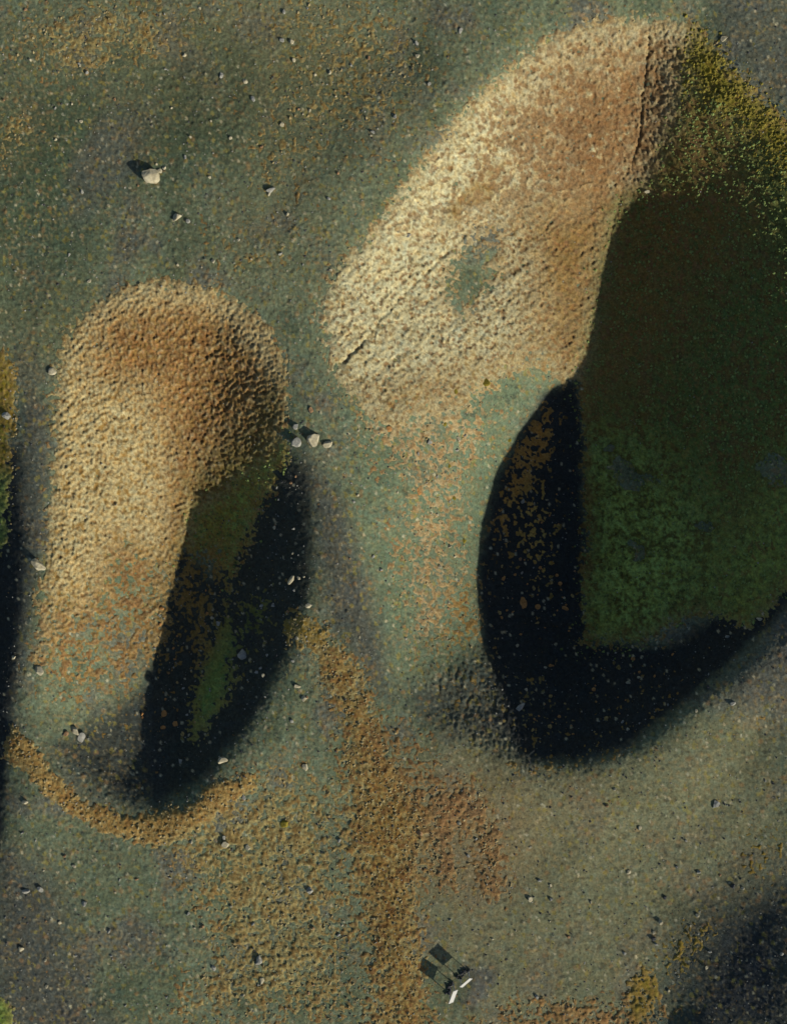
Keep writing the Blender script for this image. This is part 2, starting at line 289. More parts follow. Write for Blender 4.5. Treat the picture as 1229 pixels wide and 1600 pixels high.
# 4 grass and moss on the floor of the large crater
P4 = poly([(1075, 130), (1150, 195), (1260, 300), (1260, 890), (1170, 975), (1090, 950), (1040, 975), (985, 1015), (905, 1010), (912, 800), (908, 620), (935, 450), (965, 320), (1020, 290)], 30)
moss(4, P4, 1.05, [BRNG, lin(78, 66, 40), DGRASS, lin(66, 86, 46), BRNG], n30 * .8 + 0.7 * n12 + 0.6 * n80 + .5 * n6)
moss(4, P4 * poly([(915, 680), (1000, 700), (1080, 790), (1120, 900), (1060, 960), (990, 1010), (905, 1005)], 99), 1.05, [lin(74, 76, 38), GRASS, lin(124, 146, 76)], n30 + 0.6 * n12 + .8 * n6 + .4 * n80)
moss(4, P4 * poly([(1130, 850), (1250, 700), (1250, 900), (1170, 975), (1090, 960)], 80), 1.0, [DGRASS, GRASS, BRNG], n30 + 0.5 * n12)
moss(4, P4 * poly([(1050, 110), (1110, 160), (1180, 240), (1240, 330), (1120, 420), (1040, 540), (960, 640), (900, 640), (960, 300)], 70), 1.0, [lin(104, 80, 50), lin(92, 80, 42), lin(100, 84, 46), lin(78, 80, 42)])
moss(4, P4 * poly([(1170, 230), (1260, 280), (1260, 420), (1210, 380)], 42) * 0.8, 1.0, [lin(44, 60, 30), DGRASS])
for (x, y, rx, ry, ro) in [(985, 745, 38, 17, 0.45), (1215, 735, 26, 18, -0.4), (990, 860, 9, 14, 0), (945, 710, 10, 8, 0), (1105, 820, 14, 8, 0)]:
    moss(4, blob(x, y, rx, ry, ro, 0.6), 0.05, [DGRASS, BRNG])
# 5 moss in the left crater
P5 = poly([(85, 610), (100, 535), (150, 478), (200, 452), (250, 440), (310, 450), (370, 472), (420, 518), (440, 570), (446, 640), (420, 720), (350, 775), (312, 790), (290, 850), (268, 930), (255, 1010), (220, 1060), (120, 1060), (55, 1030), (68, 900), (78, 800), (84, 700)], 26)
moss(5, P5, 0.95, [lin(150, 126, 82, 1.65), lin(178, 164, 118, 1.7), lin(184, 170, 126, 1.7), lin(164, 142, 94, 1.7), OCHRE], pnz)
moss(5, P5 * poly([(160, 485), (300, 460), (410, 530), (430, 620), (360, 700), (300, 760), (285, 890), (264, 890), (264, 700), (232, 610), (140, 575)], 51), 1.0, [RUST, BROWN, OCHRE, lin(150, 112, 70, 1.6)], pnz + 0.2 * n30)
moss(5, P5 * poly([(100, 530), (150, 470), (250, 436), (370, 465), (425, 515), (445, 590), (415, 560), (350, 490), (250, 462), (160, 495)], 26) * 0.85, 0.9, [lin(150, 126, 84, 1.6), lin(176, 160, 116, 1.65), lin(182, 168, 124, 1.65)], pnz)
moss(5, poly([(60, 960), (240, 900), (255, 1010), (220, 1080), (120, 1100), (60, 1080)], 61), 0.56, [BROWN, lin(150, 122, 76, 1.6), lin(120, 96, 40, 1.4)])
moss(5, P5 * blob(200, 910, 40, 70, -0.3, 0.9), 0.6, [BROWN, OCHRE])
moss(5, blob(150, 1130, 90, 26, 0.2), 0.3, [lin(112, 92, 44), lin(96, 66, 34)])
moss(5, P5 * poly([(448, 590), (448, 700), (350, 790), (300, 790), (290, 760), (350, 690), (410, 620)], 30) * 0.9, 1.0, [lin(100, 80, 42, 1.3), lin(96, 86, 42, 1.3), lin(84, 64, 38, 1.3)])  # darker olive painted along the shadow edge so it fades softly
# 6 grass and moss in the shade of the left crater
P6 = poly([(446, 690), (448, 720), (415, 770), (385, 850), (350, 930), (340, 870), (285, 880), (305, 800), (370, 750)], 30)
moss(6, P6, 1.0, [lin(104, 92, 48), lin(112, 106, 46), lin(104, 112, 54), lin(106, 86, 46), GRASS])
moss(6, poly([(350, 960), (375, 980), (360, 1080), (310, 1160), (285, 1150), (300, 1060), (330, 1010)], 30), 0.95, [GRASS, lin(92, 104, 52), lin(84, 112, 56)])
moss(6, poly([(360, 940), (430, 900), (440, 970), (400, 1030), (370, 1050)], 42), 0.5, [DGRASS, lin(50, 60, 36)])
moss(6, poly([(270, 860), (345, 850), (345, 980), (320, 1040), (250, 1040)], 34), 0.55, [OCH2, lin(90, 76, 40)])
moss(6, poly([(205, 1050), (300, 1020), (300, 1140), (210, 1160)], 34), 0.3, [OCH2, lin(110, 74, 40)])
# 7 clumps on the dark wall of the large crater
moss(7, poly([(850, 615), (905, 600), (912, 850), (905, 1000), (850, 1000), (770, 960), (755, 880), (780, 740)], 22), 0.27, [lin(70, 58, 34), OCH2, lin(104, 92, 50), BRNG])
moss(7, poly([(790, 720), (850, 630), (872, 660), (856, 720), (815, 780), (795, 870), (770, 830)], 20), 0.62, [lin(140, 108, 56), lin(126, 92, 44), lin(150, 122, 70)])
moss(7, poly([(800, 780), (860, 750), (870, 850), (850, 940), (810, 880)], 30), 0.46, [lin(150, 126, 66), lin(136, 100, 48)])
moss(7, poly([(700, 1010), (870, 1030), (900, 1100), (870, 1190), (650, 1120), (640, 1070)], 36), 0.36, [OCH2, lin(96, 92, 62), lin(110, 100, 60)])
moss(7, poly([(900, 1000), (1100, 1010), (1000, 1130), (880, 1160)], 40), 0.30, [lin(110, 90, 50), lin(104, 96, 64)])
moss(7, poly([(800, 1185), (870, 1190), (930, 1188), (985, 1165), (985, 1180), (920, 1200), (860, 1204), (790, 1200)], 17), 0.5, [OCH2, STRAW])
# 8 the rim of the crater at the left edge
moss(8, poly([(-30, 550), (10, 555), (24, 600), (20, 680), (14, 740), (-30, 760)], 19), 0.95, [lin(110, 96, 26), OCH2, lin(96, 92, 30)])
moss(8, poly([(-30, 750), (14, 740), (10, 850), (-30, 900)], 23), 0.9, [GRASS, lin(50, 70, 36)])
moss(8, poly([(-30, 1540), (10, 1560), (26, 1620), (-30, 1640)], 23), 0.9, [GRASS, lin(70, 90, 36)])

# ------------------------------------------------------------------ fine relief
ROUGH = np.full(U.shape, 0.62, np.float32) + 0.3 * np.clip(n80 + n200, -0.6, 0.8)
sandy = poly([(620, 1190), (800, 1200), (960, 1190), (1100, 1110), (1260, 980), (1260, 1640), (690, 1640), (660, 1400)], 50)
ROUGH -= 0.28 * sandy; ROUGH = np.clip(ROUGH, 0.2, 1.2)
infr = 1 - sstep(60, 200, np.maximum(np.maximum(-U, U - 1229), np.maximum(-V, V - 1600)))
fine = 0.05 * n12 + 0.05 * n6 + 0.035 * n4 + 0.032 * gran + (0.10 + 0.10 * blob(300, 230, 420, 330, 0, 0.5)) * np.clip(0.5 - wk, 0, 1) * (ik2 > 0.82)
ribm = poly([(640, 1060), (750, 1010), (880, 1000), (960, 1130), (860, 1200), (740, 1170)], 30)
ribs = 0.6 * gnoise(U + 0.2 * V + 4 * n12, V, 7, 81, 22) + 0.4 * n6 + 0.3 * n4
Z += (fine * ROUGH + 0.13 * ribs * ribm + 0.02 * n30) * infr
# pits and small stones pressed into the turf
wd1, wid1 = worley(U, V, 17, 91)
Z += infr * ROUGH * 0.12 * np.where(wid1 > 0.62, np.clip(1 - wd1 * 3.2, 0, 1), 0)
# footpaths and cracks on the crater walls
for pl, w, dpt in [([(538, 566), (575, 524), (612, 482), (655, 436), (700, 392), (748, 348)], 3.0, 0.28), ([(572, 456), (610, 424), (645, 396), (680, 366)], 2.2, 0.16), ([(660, 446), (705, 408), (752, 372)], 2.2, 0.2), ([(560, 500), (600, 462), (650, 420)], 2.4, 0.16), ([(640, 500), (690, 456), (720, 430)], 2, 0.12),
                   ([(1014, 60), (1009, 110), (1003, 170), (996, 225), (984, 262)], 2.0, 0.30), ([(978, 240), (968, 310), (950, 390), (935, 470)], 2.4, 0.15),
                   ([(303, 768), (292, 830), (280, 890), (266, 960)], 2.4, 0.18), ([(345, 500), (338, 530)], 2, 0.15), ([(368, 508), (362, 535)], 2, 0.15)]:
    Z -= 0.7 * dpt * np.exp(-(seg_dist(pl, 0.6) / (w * (1 + 0.5 * n30))) ** 2) * np.clip(0.85 + 0.8 * n30 + 0.5 * n12, 0.15, 1.4)

# moss thickness
cov = 0.5 + 0.42 * (0.75 * n12 + 0.95 * n6 + 0.3 * n4 + 0.6 * n30)
T = (D - cov)
du = (U * 0.80 + V * 0.60); dv = (-U * 0.60 + V * 0.80)
scales = gnoise(U * 0.62 + V * 0.78 + 6 * n30, -U * 0.78 + V * 0.62, 5.6, 101, 11.0) + 0.6 * n6 + 0.5 * n4 + 0.3 * gnoise(U, V, 9, 103)
w5 = (P5 * sstep(0.15, 0.7, scales) * 0.45)[..., None]; MC = MC * (1 - w5) + lin(176, 162, 120, 1.75) * w5
w5 = (P5 * sstep(-0.2, -0.8, scales) * 0.5)[..., None]; MC = MC * (1 - w5) + lin(130, 96, 52, 1.7) * w5
wd2, wid2 = worley(U + 3 * n12, V + 3 * n30, 8.5, 107)
cush = np.clip(0.75 - wd2, 0, 1)
sc5 = P5 * 1.0; sc2 = P1 * 1.0
streak = gnoise(U * 0.66 + V * 0.75 + 5 * n30, U * 0.75 - V * 0.66, 7.5, 151, 70)
ws_ = (P1 * sstep(0.25, 0.8, streak) * 0.35 * (1 - upz))[..., None]; MC = MC * (1 - ws_) + BROWN * ws_
lump = 0.05 * cush + 0.05 * n6 + 0.045 * n4 + 0.035 * gran + sc5 * (0.11 * scales) + sc2 * (0.04 * scales - 0.09 * hole - 0.09 * streak * (1 - 0.5 * upz))
floor_soft = np.clip(P4 + 0.6 * P6, 0, 1)
TH = np.clip(T, -0.4, 0.45) * 0.34 + np.where(T > 0, lump * (1 - 0.6 * floor_soft), 0) * sstep(0.0, 0.12, T)
TH = TH - 0.01
TH *= infr; TH -= (1 - infr) * 0.3
ZM = Z + TH - np.where(T > 0, 0.6, 0) * (fine * 0)
mcol = MC * np.clip(1 + 0.18 * n6 + 0.12 * n4 + 0.14 * n12, 0.4, 2)[..., None] * gtone[..., None]
mcol *= np.stack([1 + 0.09 * nh1, 1 + 0.03 * nh2, 1 - 0.12 * nh1 + 0.08 * nh2], -1)
wthin = sstep(-0.03, 0.07, T)[..., None]; mcol = col * (1 - wthin) + mcol * wthin
mcol = np.clip(mcol, 0.004, 0.6); col = np.clip(col, 0.004, 0.6)

def world(u, v, z):
    s = (CAMH - z) / CAMH / PPM
    return (u - CX) * s, (CY - v) * s

# ------------------------------------------------------------------ materials
def new_mat(name):
    m = bpy.data.materials.new(name); m.use_nodes = True; n = m.node_tree; n.nodes.clear()
    out = n.nodes.new('ShaderNodeOutputMaterial'); b = n.nodes.new('ShaderNodeBsdfPrincipled'); n.links.new(b.outputs[0], out.inputs[0])
    b.inputs['Roughness'].default_value = 0.95; b.inputs['Specular IOR Level'].default_value = 0.12
    return m, n, b
def turf_mat(name, vlo, vhi, nscale, bump, gravel=0.0):
    m, n, b = new_mat(name)
    at = n.nodes.new('ShaderNodeAttribute'); at.attribute_name = 'tint'
    geo = n.nodes.new('ShaderNodeNewGeometry')
    no = n.nodes.new('ShaderNodeTexNoise'); no.inputs['Scale'].default_value = nscale; no.inputs['Detail'].default_value = 5; no.inputs['Roughness'].default_value = 0.7
    n.links.new(geo.outputs['Position'], no.inputs['Vector'])
    mr = n.nodes.new('ShaderNodeMapRange'); mr.inputs[1].default_value = 0.3; mr.inputs[2].default_value = 0.7; mr.inputs[3].default_value = vlo; mr.inputs[4].default_value = vhi
    n.links.new(no.outputs['Fac'], mr.inputs[0])
    mx = n.nodes.new('ShaderNodeVectorMath'); mx.operation = 'SCALE'
    n.links.new(at.outputs['Color'], mx.inputs[0]); n.links.new(mr.outputs[0], mx.inputs['Scale'])
    n.links.new(mx.outputs[0], b.inputs['Base Color'])
    n2 = n.nodes.new('ShaderNodeTexNoise'); n2.inputs['Scale'].default_value = nscale * 2.0; n2.inputs['Detail'].default_value = 4; n2.inputs['Roughness'].default_value = 0.7
    n.links.new(geo.outputs['Position'], n2.inputs['Vector'])
    bp = n.nodes.new('ShaderNodeBump'); bp.inputs['Strength'].default_value = bump; bp.inputs['Distance'].default_value = 0.05
    n.links.new(n2.outputs['Fac'], bp.inputs['Height']); n.links.new(bp.outputs[0], b.inputs['Normal'])
    return m
M_GROUND = turf_mat('grit_and_fine_moss', 0.6, 1.42, 4.5, 0.9)
M_MOSS = turf_mat('moss_cushions', 0.58, 1.45, 4.5, 0.9)
def rock_mat(name, c1, c2, sc=3.0):
    m, n, b = new_mat(name)
    tc = n.nodes.new('ShaderNodeTexCoord'); no = n.nodes.new('ShaderNodeTexNoise'); no.inputs['Scale'].default_value = sc; no.inputs['Detail'].default_value = 6; no.inputs['Roughness'].default_value = 0.65
    n.links.new(tc.outputs['Object'], no.inputs['Vector'])
    cr = n.nodes.new('ShaderNodeValToRGB'); cr.color_ramp.elements[0].position = 0.35; cr.color_ramp.elements[1].position = 0.62
    cr.color_ramp.elements[0].color = (*c1, 1); cr.color_ramp.elements[1].color = (*c2, 1)
    n.links.new(no.outputs['Fac'], cr.inputs[0]); n.links.new(cr.outputs[0], b.inputs['Base Color'])
    bp = n.nodes.new('ShaderNodeBump'); bp.inputs['Strength'].default_value = 0.5; bp.inputs['Distance'].default_value = 0.04
    n.links.new(no.outputs['Fac'], bp.inputs['Height']); n.links.new(bp.outputs[0], b.inputs['Normal'])
    return m
M_PALE = rock_mat('pale_stone', (0.20, 0.175, 0.11), (0.33, 0.30, 0.21))
M_GREYST = rock_mat('grey_stone', (0.13, 0.13, 0.115), (0.24, 0.235, 0.20))
M_LAVA = rock_mat('dark_lava_stone', (0.02, 0.022, 0.025), (0.06, 0.06, 0.06), 6)
M_RUSTST = rock_mat('rusty_stone', (0.12, 0.07, 0.035), (0.24, 0.15, 0.08))
M_YELLOW = rock_mat('yellow_moss', (0.10, 0.085, 0.012), (0.19, 0.15, 0.02), 6)
M_OCHRE = rock_mat('ochre_moss', (0.14, 0.10, 0.035), (0.28, 0.21, 0.085), 6)
M_ORANGE = rock_mat('orange_moss', (0.18, 0.085, 0.025), (0.34, 0.18, 0.065), 6)

# ------------------------------------------------------------------ ground sheet and moss sheets
def mesh_from_grid(name, zz, colors, faces, mat):
    used = np.unique(faces); remap = np.full(NU * NV, -1, np.int64); remap[used] = np.arange(used.size)
    x, y = world(U.ravel()[used].astype(np.float64), V.ravel()[used].astype(np.float64), zz.ravel()[used].astype(np.float64))
    co = np.stack([x, y, zz.ravel()[used]], -1).astype(np.float32)
    f = remap[faces].astype(np.int32); nf = len(f)
    me = bpy.data.meshes.new(name); me.vertices.add(len(used)); me.vertices.foreach_set('co', co.ravel())
    me.loops.add(nf * 4); me.loops.foreach_set('vertex_index', f.ravel())
    me.polygons.add(nf); me.polygons.foreach_set('loop_start', np.arange(0, nf * 4, 4, dtype=np.int32))
    me.update(calc_edges=True)
    a = me.attributes.new('tint', 'FLOAT_COLOR', 'POINT')
    c = np.ones((len(used), 4), np.float32); c[:, :3] = colors.reshape(-1, 3)[used]; a.data.foreach_set('color', c.ravel())
    me.polygons.foreach_set('use_smooth', np.ones(nf, bool))
    me.materials.append(mat)
    o = bpy.data.objects.new(name, me); SC.collection.objects.link(o); return o
idx = np.arange(NU * NV).reshape(NV, NU)
quads = np.stack([idx[:-1, :-1], idx[1:, :-1], idx[1:, 1:], idx[:-1, 1:]], -1).reshape(-1, 4)
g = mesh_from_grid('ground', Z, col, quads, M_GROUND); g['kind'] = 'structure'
g['label'] = 'green grey lava ground with three elongated craters sunk into it'

STUFF = [('moss_clumps', 'scattered straw coloured moss clumps on the open green ground', 'moss'),
         ('ochre_grass', 'ochre grass in a strip between the craters and in a collar below the left crater', 'grass'),
         ('pale_moss', 'cream and brown moss on the sunlit left wall of the large crater', 'moss'),
         ('yellow_moss', 'yellow olive moss along the upper right rim of the large crater', 'moss'),
         ('crater_grass', 'dark green and brown grass on the shaded floor of the large crater', 'grass'),
         ('tan_moss', 'tan and orange moss on the sunlit wall of the left crater', 'moss'),
         ('shade_grass', 'dark green grass in the shaded bottom of the left crater', 'grass'),
         ('moss_clumps', 'ochre moss clumps on the black shaded wall of the large crater', 'moss'),
         ('rim_grass', 'yellow green grass on the crater rim cut by the left edge', 'grass')]
inb = ((U > -40) & (U < 1270) & (V > -40) & (V < 1640)).ravel()
tv = TH.ravel(); rv = RID.ravel()
keep = (tv[quads].max(1) > 0) & inb[quads].all(1)
qk = quads[keep]; qr = rv[qk[:, 0]]
for k, (nm, lb, ct) in enumerate(STUFF):
    f = qk[qr == k]
    if len(f) == 0: continue
    o = mesh_from_grid(nm, ZM, mcol, f, M_MOSS); o['kind'] = 'stuff'; o['label'] = lb; o['category'] = ct
ZTOP = np.maximum(Z, ZM)
def at(u, v):
    z = float(bil(AU, AV, ZTOP, np.array([u]), np.array([v]))[0]); x, y = world(u, v, z); return Vector((x, y, z))

# ------------------------------------------------------------------ stones
def tag(o, label, cat, group=None):
    o['label'] = label; o['category'] = cat
    if group: o['group'] = group
    return o
def rock_mesh(name, seed, sub, mat, flat=0.7, ang=0.35):
    r = random.Random(seed); bm = bmesh.new(); bmesh.ops.create_icosphere(bm, subdivisions=sub, radius=0.5)
    planes = []
    for _ in range(8):
        n = Vector((r.gauss(0, 1), r.gauss(0, 1), r.gauss(0, 0.8))).normalized(); planes.append((n, r.uniform(0.22, 0.38)))
    planes.append((Vector((r.gauss(0, 0.15), r.gauss(0, 0.15), 1)).normalized(), r.uniform(0.3, 0.4)))
    off = Vector((r.uniform(-99, 99), r.uniform(-99, 99), 0))
    from mathutils import noise
    for vv in bm.verts:
        p = vv.co.copy()
        for n, d in planes:
            e = p.dot(n) - d
            if e > 0: p -= n * e * 0.97
        p += p.normalized() * (0.035 * noise.noise(p * 4 + off) + 0.02 * noise.noise(p * 9 + off))
        vv.co = Vector((p.x, p.y, p.z * flat))
    me = bpy.data.meshes.new(name); bm.to_mesh(me); bm.free(); me.materials.append(mat); return me
def boulder(u, v, px, label, mat=M_PALE, hk=1.0, el=1.0, rot=None, sub=3, name='boulder', group=None, cat='boulder', seed=None, sink=0.22):
    seed = seed or int(u * 7 + v * 13); r = random.Random(seed)
    me = rock_mesh(name, seed, sub, mat, 0.72)
    o = bpy.data.objects.new(name, me); SC.collection.objects.link(o); p = at(u, v); s = px / PPM * 1.18
    o.scale = (s * el, s / el, s * hk); o.rotation_euler = (r.uniform(-.15, .15), r.uniform(-.15, .15), r.uniform(0, 6.28) if rot is None else rot)
    o.location = (p.x, p.y, p.z + s * hk * (0.36 - sink))
    return tag(o, label, cat, group)
G = 'loose boulders round the craters'
BL = [  # u, v, size px, label, material, height factor, elongation
 (236, 277, 24, 'largest pale boulder with a long black shadow on the upper left plain', M_PALE, 1.45, 1.05),
 (277, 340, 12, 'tan boulder below right of the large pale boulder at upper left', M_PALE, 1.0, 1.15),
 (294, 345, 7, 'small stone just right of the tan boulder on the upper left plain', M_GREYST, 1.0, 1.0),
 (250, 268, 8, 'small stone touching the right side of the largest pale boulder', M_PALE, .9, 1.0),
 (257, 262, 6, 'second small stone right of the largest pale boulder', M_PALE, .9, 1.0),
 (491, 687, 22, 'largest white boulder between the two craters', M_PALE, .9, 1.15),
 (463, 692, 15, 'pale boulder left of the largest white boulder, over black grit', M_GREYST, .9, 1.1),
 (462, 666, 10, 'grey stone on the right rim of the left crater, above the white boulders', M_GREYST, .9, 1.1),
 (513, 695, 13, 'low tan boulder right of the largest white boulder', M_PALE, .8, 1.2),
 (486, 641, 9, 'thin stone above the white boulders between the craters', M_RUSTST, .9, 1.4),
 (670, 691, 9, 'left one of two white stones in the middle of the photo', M_GREYST, 1.3, 1.05),
 (715, 685, 9, 'right one of two white stones in the middle of the photo', M_PALE, 1.3, 1.3),
 (726, 680, 5, 'tiny stone right of the two white stones in the middle', M_GREYST, 1.0, 1.0),
 (61, 883, 19, 'pale boulder on the left rim of the left crater with a dark shadow', M_PALE, .95, 1.1),
 (83, 580, 12, 'tan boulder at the upper left rim of the left crater', M_PALE, .8, 1.1),
 (63, 1046, 16, 'tan slab sticking out at the lower left of the left crater', M_PALE, .9, 1.35),
 (22, 1027, 8, 'small pale stone above the black crater edge at far left', M_PALE, .9, 1.1),
 (12, 649, 14, 'round grey boulder on the crater edge cut by the left border', M_GREYST, .95, 1.0),
 (117, 1140, 15, 'upper one of a pair of oval stones at lower left of the left crater', M_PALE, .8, 1.25),
 (128, 1153, 14, 'lower one of a pair of oval stones at lower left of the left crater', M_GREYST, .8, 1.25),
 (103, 1147, 9, 'small brownish stone left of the pair of oval stones', M_RUSTST, .9, 1.0),
 (380, 1022, 17, 'grey white boulder in the shade of the left crater', M_GREYST, .8, 1.1),
 (347, 1188, 14, 'oval white boulder at the lower right rim of the left crater', M_PALE, .8, 1.35),
 (282, 1189, 8, 'small stone in the black bottom end of the left crater', M_GREYST, .8, 1.1),
 (456, 906, 12, 'bright white boulder in the black shade right of the left crater', M_PALE, 1.0, 1.3),
 (467, 903, 6, 'small stone just right of the bright white boulder in black shade', M_PALE, 1.0, 1.3),
 (427, 946, 7, 'white stone low in the black right wall of the left crater', M_GREYST, 1.0, 1.1),
 (482, 946, 10, 'white stone at the sunlit edge below the black wall of the left crater', M_PALE, .9, 1.2),
 (341, 975, 9, 'grey stone half way down the shaded left crater', M_GREYST, .9, 1.2),
 (401, 1050, 7, 'small white stone below right of the grey white boulder in shade', M_GREYST, .9, 1.0),
 (412, 1055, 7, 'small white stone right of another below the grey white boulder', M_PALE, .9, 1.0),
 (423, 298, 11, 'low grey boulder left of the large crater on the upper plain', M_GREYST, 1.1, 1.2),
 (441, 62, 8, 'left one of two pale stones near the top edge', M_GREYST, 1.0, 1.0),
 (456, 66, 9, 'right one of two pale stones near the top edge', M_PALE, 1.0, 1.0),
 (650, 68, 7, 'upper one of three stones in a row at the top centre', M_GREYST, 1.1, 1.0),
 (652, 87, 7, 'lowest of three stones in a row at the top centre', M_PALE, 1.0, 1.0),
 (719, 48, 8, 'pale stone on grey ground above the large crater', M_GREYST, .9, 1.0),
 (441, 195, 7, 'round white stone left of the large crater wall, upper plain', M_PALE, 1.1, 1.0),
 (617, 183, 7, 'white stone with dark shadow just left of the large crater', M_GREYST, 1.1, 1.0),
 (670, 132, 6, 'small white stone nearest the upper left rim of the large crater', M_GREYST, 1.1, 1.0),
 (1130, 60, 11, 'tan stone outside the upper right rim of the large crater', M_PALE, .9, 1.1),
 (346, 118, 9, 'grey stone at the top left with tan turf below it', M_GREYST, .9, 1.1),
 (383, 127, 8, 'tan stone right of the grey stone near the top left', M_PALE, .9, 1.0),
 (395, 155, 8, 'pale stone at the upper left, under dark green turf', M_GREYST, 1.0, 1.1),
 (656, 1302, 10, 'orange tan stone in the brown grass strip near the bottom', M_RUSTST, 1.0, 1.2),
 (484, 1392, 11, 'grey stone at the left side of the brown grass strip', M_GREYST, 1.0, 1.0),
 (475, 1092, 9, 'pale stone in the moss between the left crater and the brown strip', M_PALE, 1.0, 1.1),
 (463, 1072, 9, 'tan stone beside the upper end of the brown grass strip', M_PALE, .9, 1.4),
 (456, 1127, 6, 'small white stone right of the lower end of the left crater', M_GREYST, .9, 1.0),
 (476, 1198, 10, 'pale stone on the plain right of the ochre collar', M_PALE, 1.0, 1.1),
 (41, 1392, 9, 'left one of two stones standing side by side at lower left', M_GREYST, 1.2, 1.2),
 (64, 1388, 9, 'right one of two stones standing side by side at lower left', M_GREYST, 1.2, 1.2),
 (132, 1412, 8, 'white stone alone on the lower left plain', M_GREYST, 1.0, 1.1),
 (33, 1482, 8, 'pale stone with dark shadow on the dark grit at lower left', M_PALE, 1.1, 1.2),
 (404, 1500, 13, 'grey white boulder on the straw turf near the bottom', M_GREYST, .9, 1.2),
 (335, 1512, 8, 'low grey stone left of the grey white boulder near the bottom', M_GREYST, .9, 1.0),
 (409, 1532, 9, 'tan stone below the grey white boulder near the bottom', M_PALE, .9, 1.0),
 (352, 1318, 11, 'tan stone under the right end of the ochre collar', M_PALE, .9, 1.0),
 (388, 1324, 9, 'tan stone right of another under the ochre collar', M_PALE, .9, 1.1),
 (380, 1246, 8, 'grey stone just under the right tip of the ochre collar', M_GREYST, .9, 1.0),
 (40, 1253, 10, 'tan stone below the left end of the ochre collar', M_PALE, .9, 1.0),
 (812, 1106, 14, 'pale blue grey slab on the ribbed lower wall of the large crater', M_GREYST, .6, 1.6),
 (827, 1405, 8, 'pale stone with dark shadow on the sandy plain right of the red brown patch', M_PALE, 1.2, 1.0),
 (1031, 1440, 9, 'stone with dark shadow on the sandy plain at lower right', M_PALE, 1.2, 1.1),
 (981, 1363, 7, 'tan stone on the middle of the lower right plain', M_PALE, .9, 1.0),
 (1038, 1402, 6, 'dark stone above the stone with dark shadow at lower right', M_LAVA, 1.2, 1.0),
 (1144, 1384, 7, 'dark stone where the lower right plain turns dark', M_LAVA, 1.2, 1.0),
 (1020, 1466, 7, 'dark stone below the stone with dark shadow at lower right', M_LAVA, 1.1, 1.0),
 (1143, 1100, 8, 'white stone below the lower right rim of the large crater', M_GREYST, 1.1, 1.3),
 (1105, 1073, 6, 'dark stone on the lower right rim of the large crater', M_LAVA, 1.2, 1.0),
 (1186, 967, 8, 'yellowish stone in the shade below the green floor of the large crater', M_PALE, 1.0, 1.4),
 (1136, 995, 7, 'blue white stone in the black lower wall of the large crater', M_GREYST, 1.0, 1.1),
 (1010, 300, 9, 'pale stone at the top of the shadow edge in the large crater', M_PALE, .7, 1.4),
 (816, 784, 8, 'pale stone in the black shade at the left of the large crater', M_GREYST, .9, 1.2),
 (974, 1489, 6, 'grey stone above the yellow tuft at the bottom edge', M_GREYST, 1.0, 1.0),
 (1117, 1257, 12, 'low grey stone with tan turf on the right plain', M_GREYST, .7, 1.0),
]
for (u, v, px, lb, m, hk, el) in BL:
    boulder(u, v, px, lb, m, hk, el, name='boulder' if px >= 12 else 'stone', cat='boulder' if px >= 12 else 'stone', sub=4 if px > 18 else 3, sink=0.3 if px < 12 else 0.24)
CU2 = [(817, 941, 18, 'largest round orange moss cushion in black shade of the large crater', M_ORANGE), (839, 949, 10, 'orange moss cushion right of the largest round one', M_ORANGE),
       (882, 951, 11, 'orange moss cushion nearest the green floor of the large crater', M_ORANGE), (256, 1115, 10, 'upper round orange moss cushion in the shaded end of the left crater', M_ORANGE),
       (275, 1131, 9, 'lower round orange moss cushion in the shaded end of the left crater', M_ORANGE), (758, 597, 16, 'largest yellow moss cushion below the pale crater wall', M_YELLOW),
       (711, 611, 9, 'yellow moss cushion left of the largest yellow one', M_YELLOW), (694, 663, 8, 'yellow moss cushion above the two white middle stones', M_YELLOW), (701, 728, 7, 'yellow moss cushion below the two white middle stones', M_YELLOW),
       (708, 778, 8, 'yellow moss cushion on the green slope left of the black shade', M_YELLOW), (724, 846, 9, 'yellow moss cushion beside the edge of the black shade', M_YELLOW),
       (795, 688, 7, 'yellow moss cushion at the upper tip of the black shade', M_YELLOW), (607, 670, 10, 'brown moss cushion at the foot of the pale crater wall', M_ORANGE),
       (654, 768, 10, 'brown moss cushion in the middle of the green slope', M_ORANGE), (445, 1286, 15, 'yellow moss cushion with a dark shadow on the lower plain', M_YELLOW)]
for (u, v, px, lb, m) in CU2:
    o = boulder(u, v, px, lb, m, 0.6, 1.1, name='moss_cushion', cat='moss cushion', group='round moss cushions', sink=0.3)

# small loose stones: shapes shared, placed singly
SHAPES = [[rock_mesh('small_stone', 900 + k * 3 + j, 2, m, 0.75) for k in range(5)] for j, m in enumerate((M_PALE, M_GREYST, M_RUSTST))]
AREAS = [((0, 0, 640, 440), 70, 'small loose stone on the green plain above the left crater', 'stones on the upper left plain'),
         ((20, 1290, 560, 1600), 50, 'small loose stone on the mossy plain below the left crater', 'stones on the lower left plain'),
         ((700, 1220, 1220, 1590), 36, 'small loose stone on the sandy plain at lower right', 'stones on the lower right plain'),
         ((395, 730, 485, 1100), 24, 'small pale stone on the black right wall of the left crater', 'stones in the left crater shade'),
         ((900, 1020, 1160, 1150), 9, 'small pale stone on the black lower wall of the large crater', 'stones in the large crater shade'),
         ((770, 760, 900, 1100), 12, 'small stone on the black left wall of the large crater', 'stones on the black crater wall'),
         ((540, 660, 740, 1000), 30, 'small stone on the green slope of the large crater', 'stones on the green crater slope'),
         ((240, 900, 380, 1200), 14, 'small stone in the shaded lower end of the left crater', 'stones in the left crater bottom')]
r = random.Random(11)
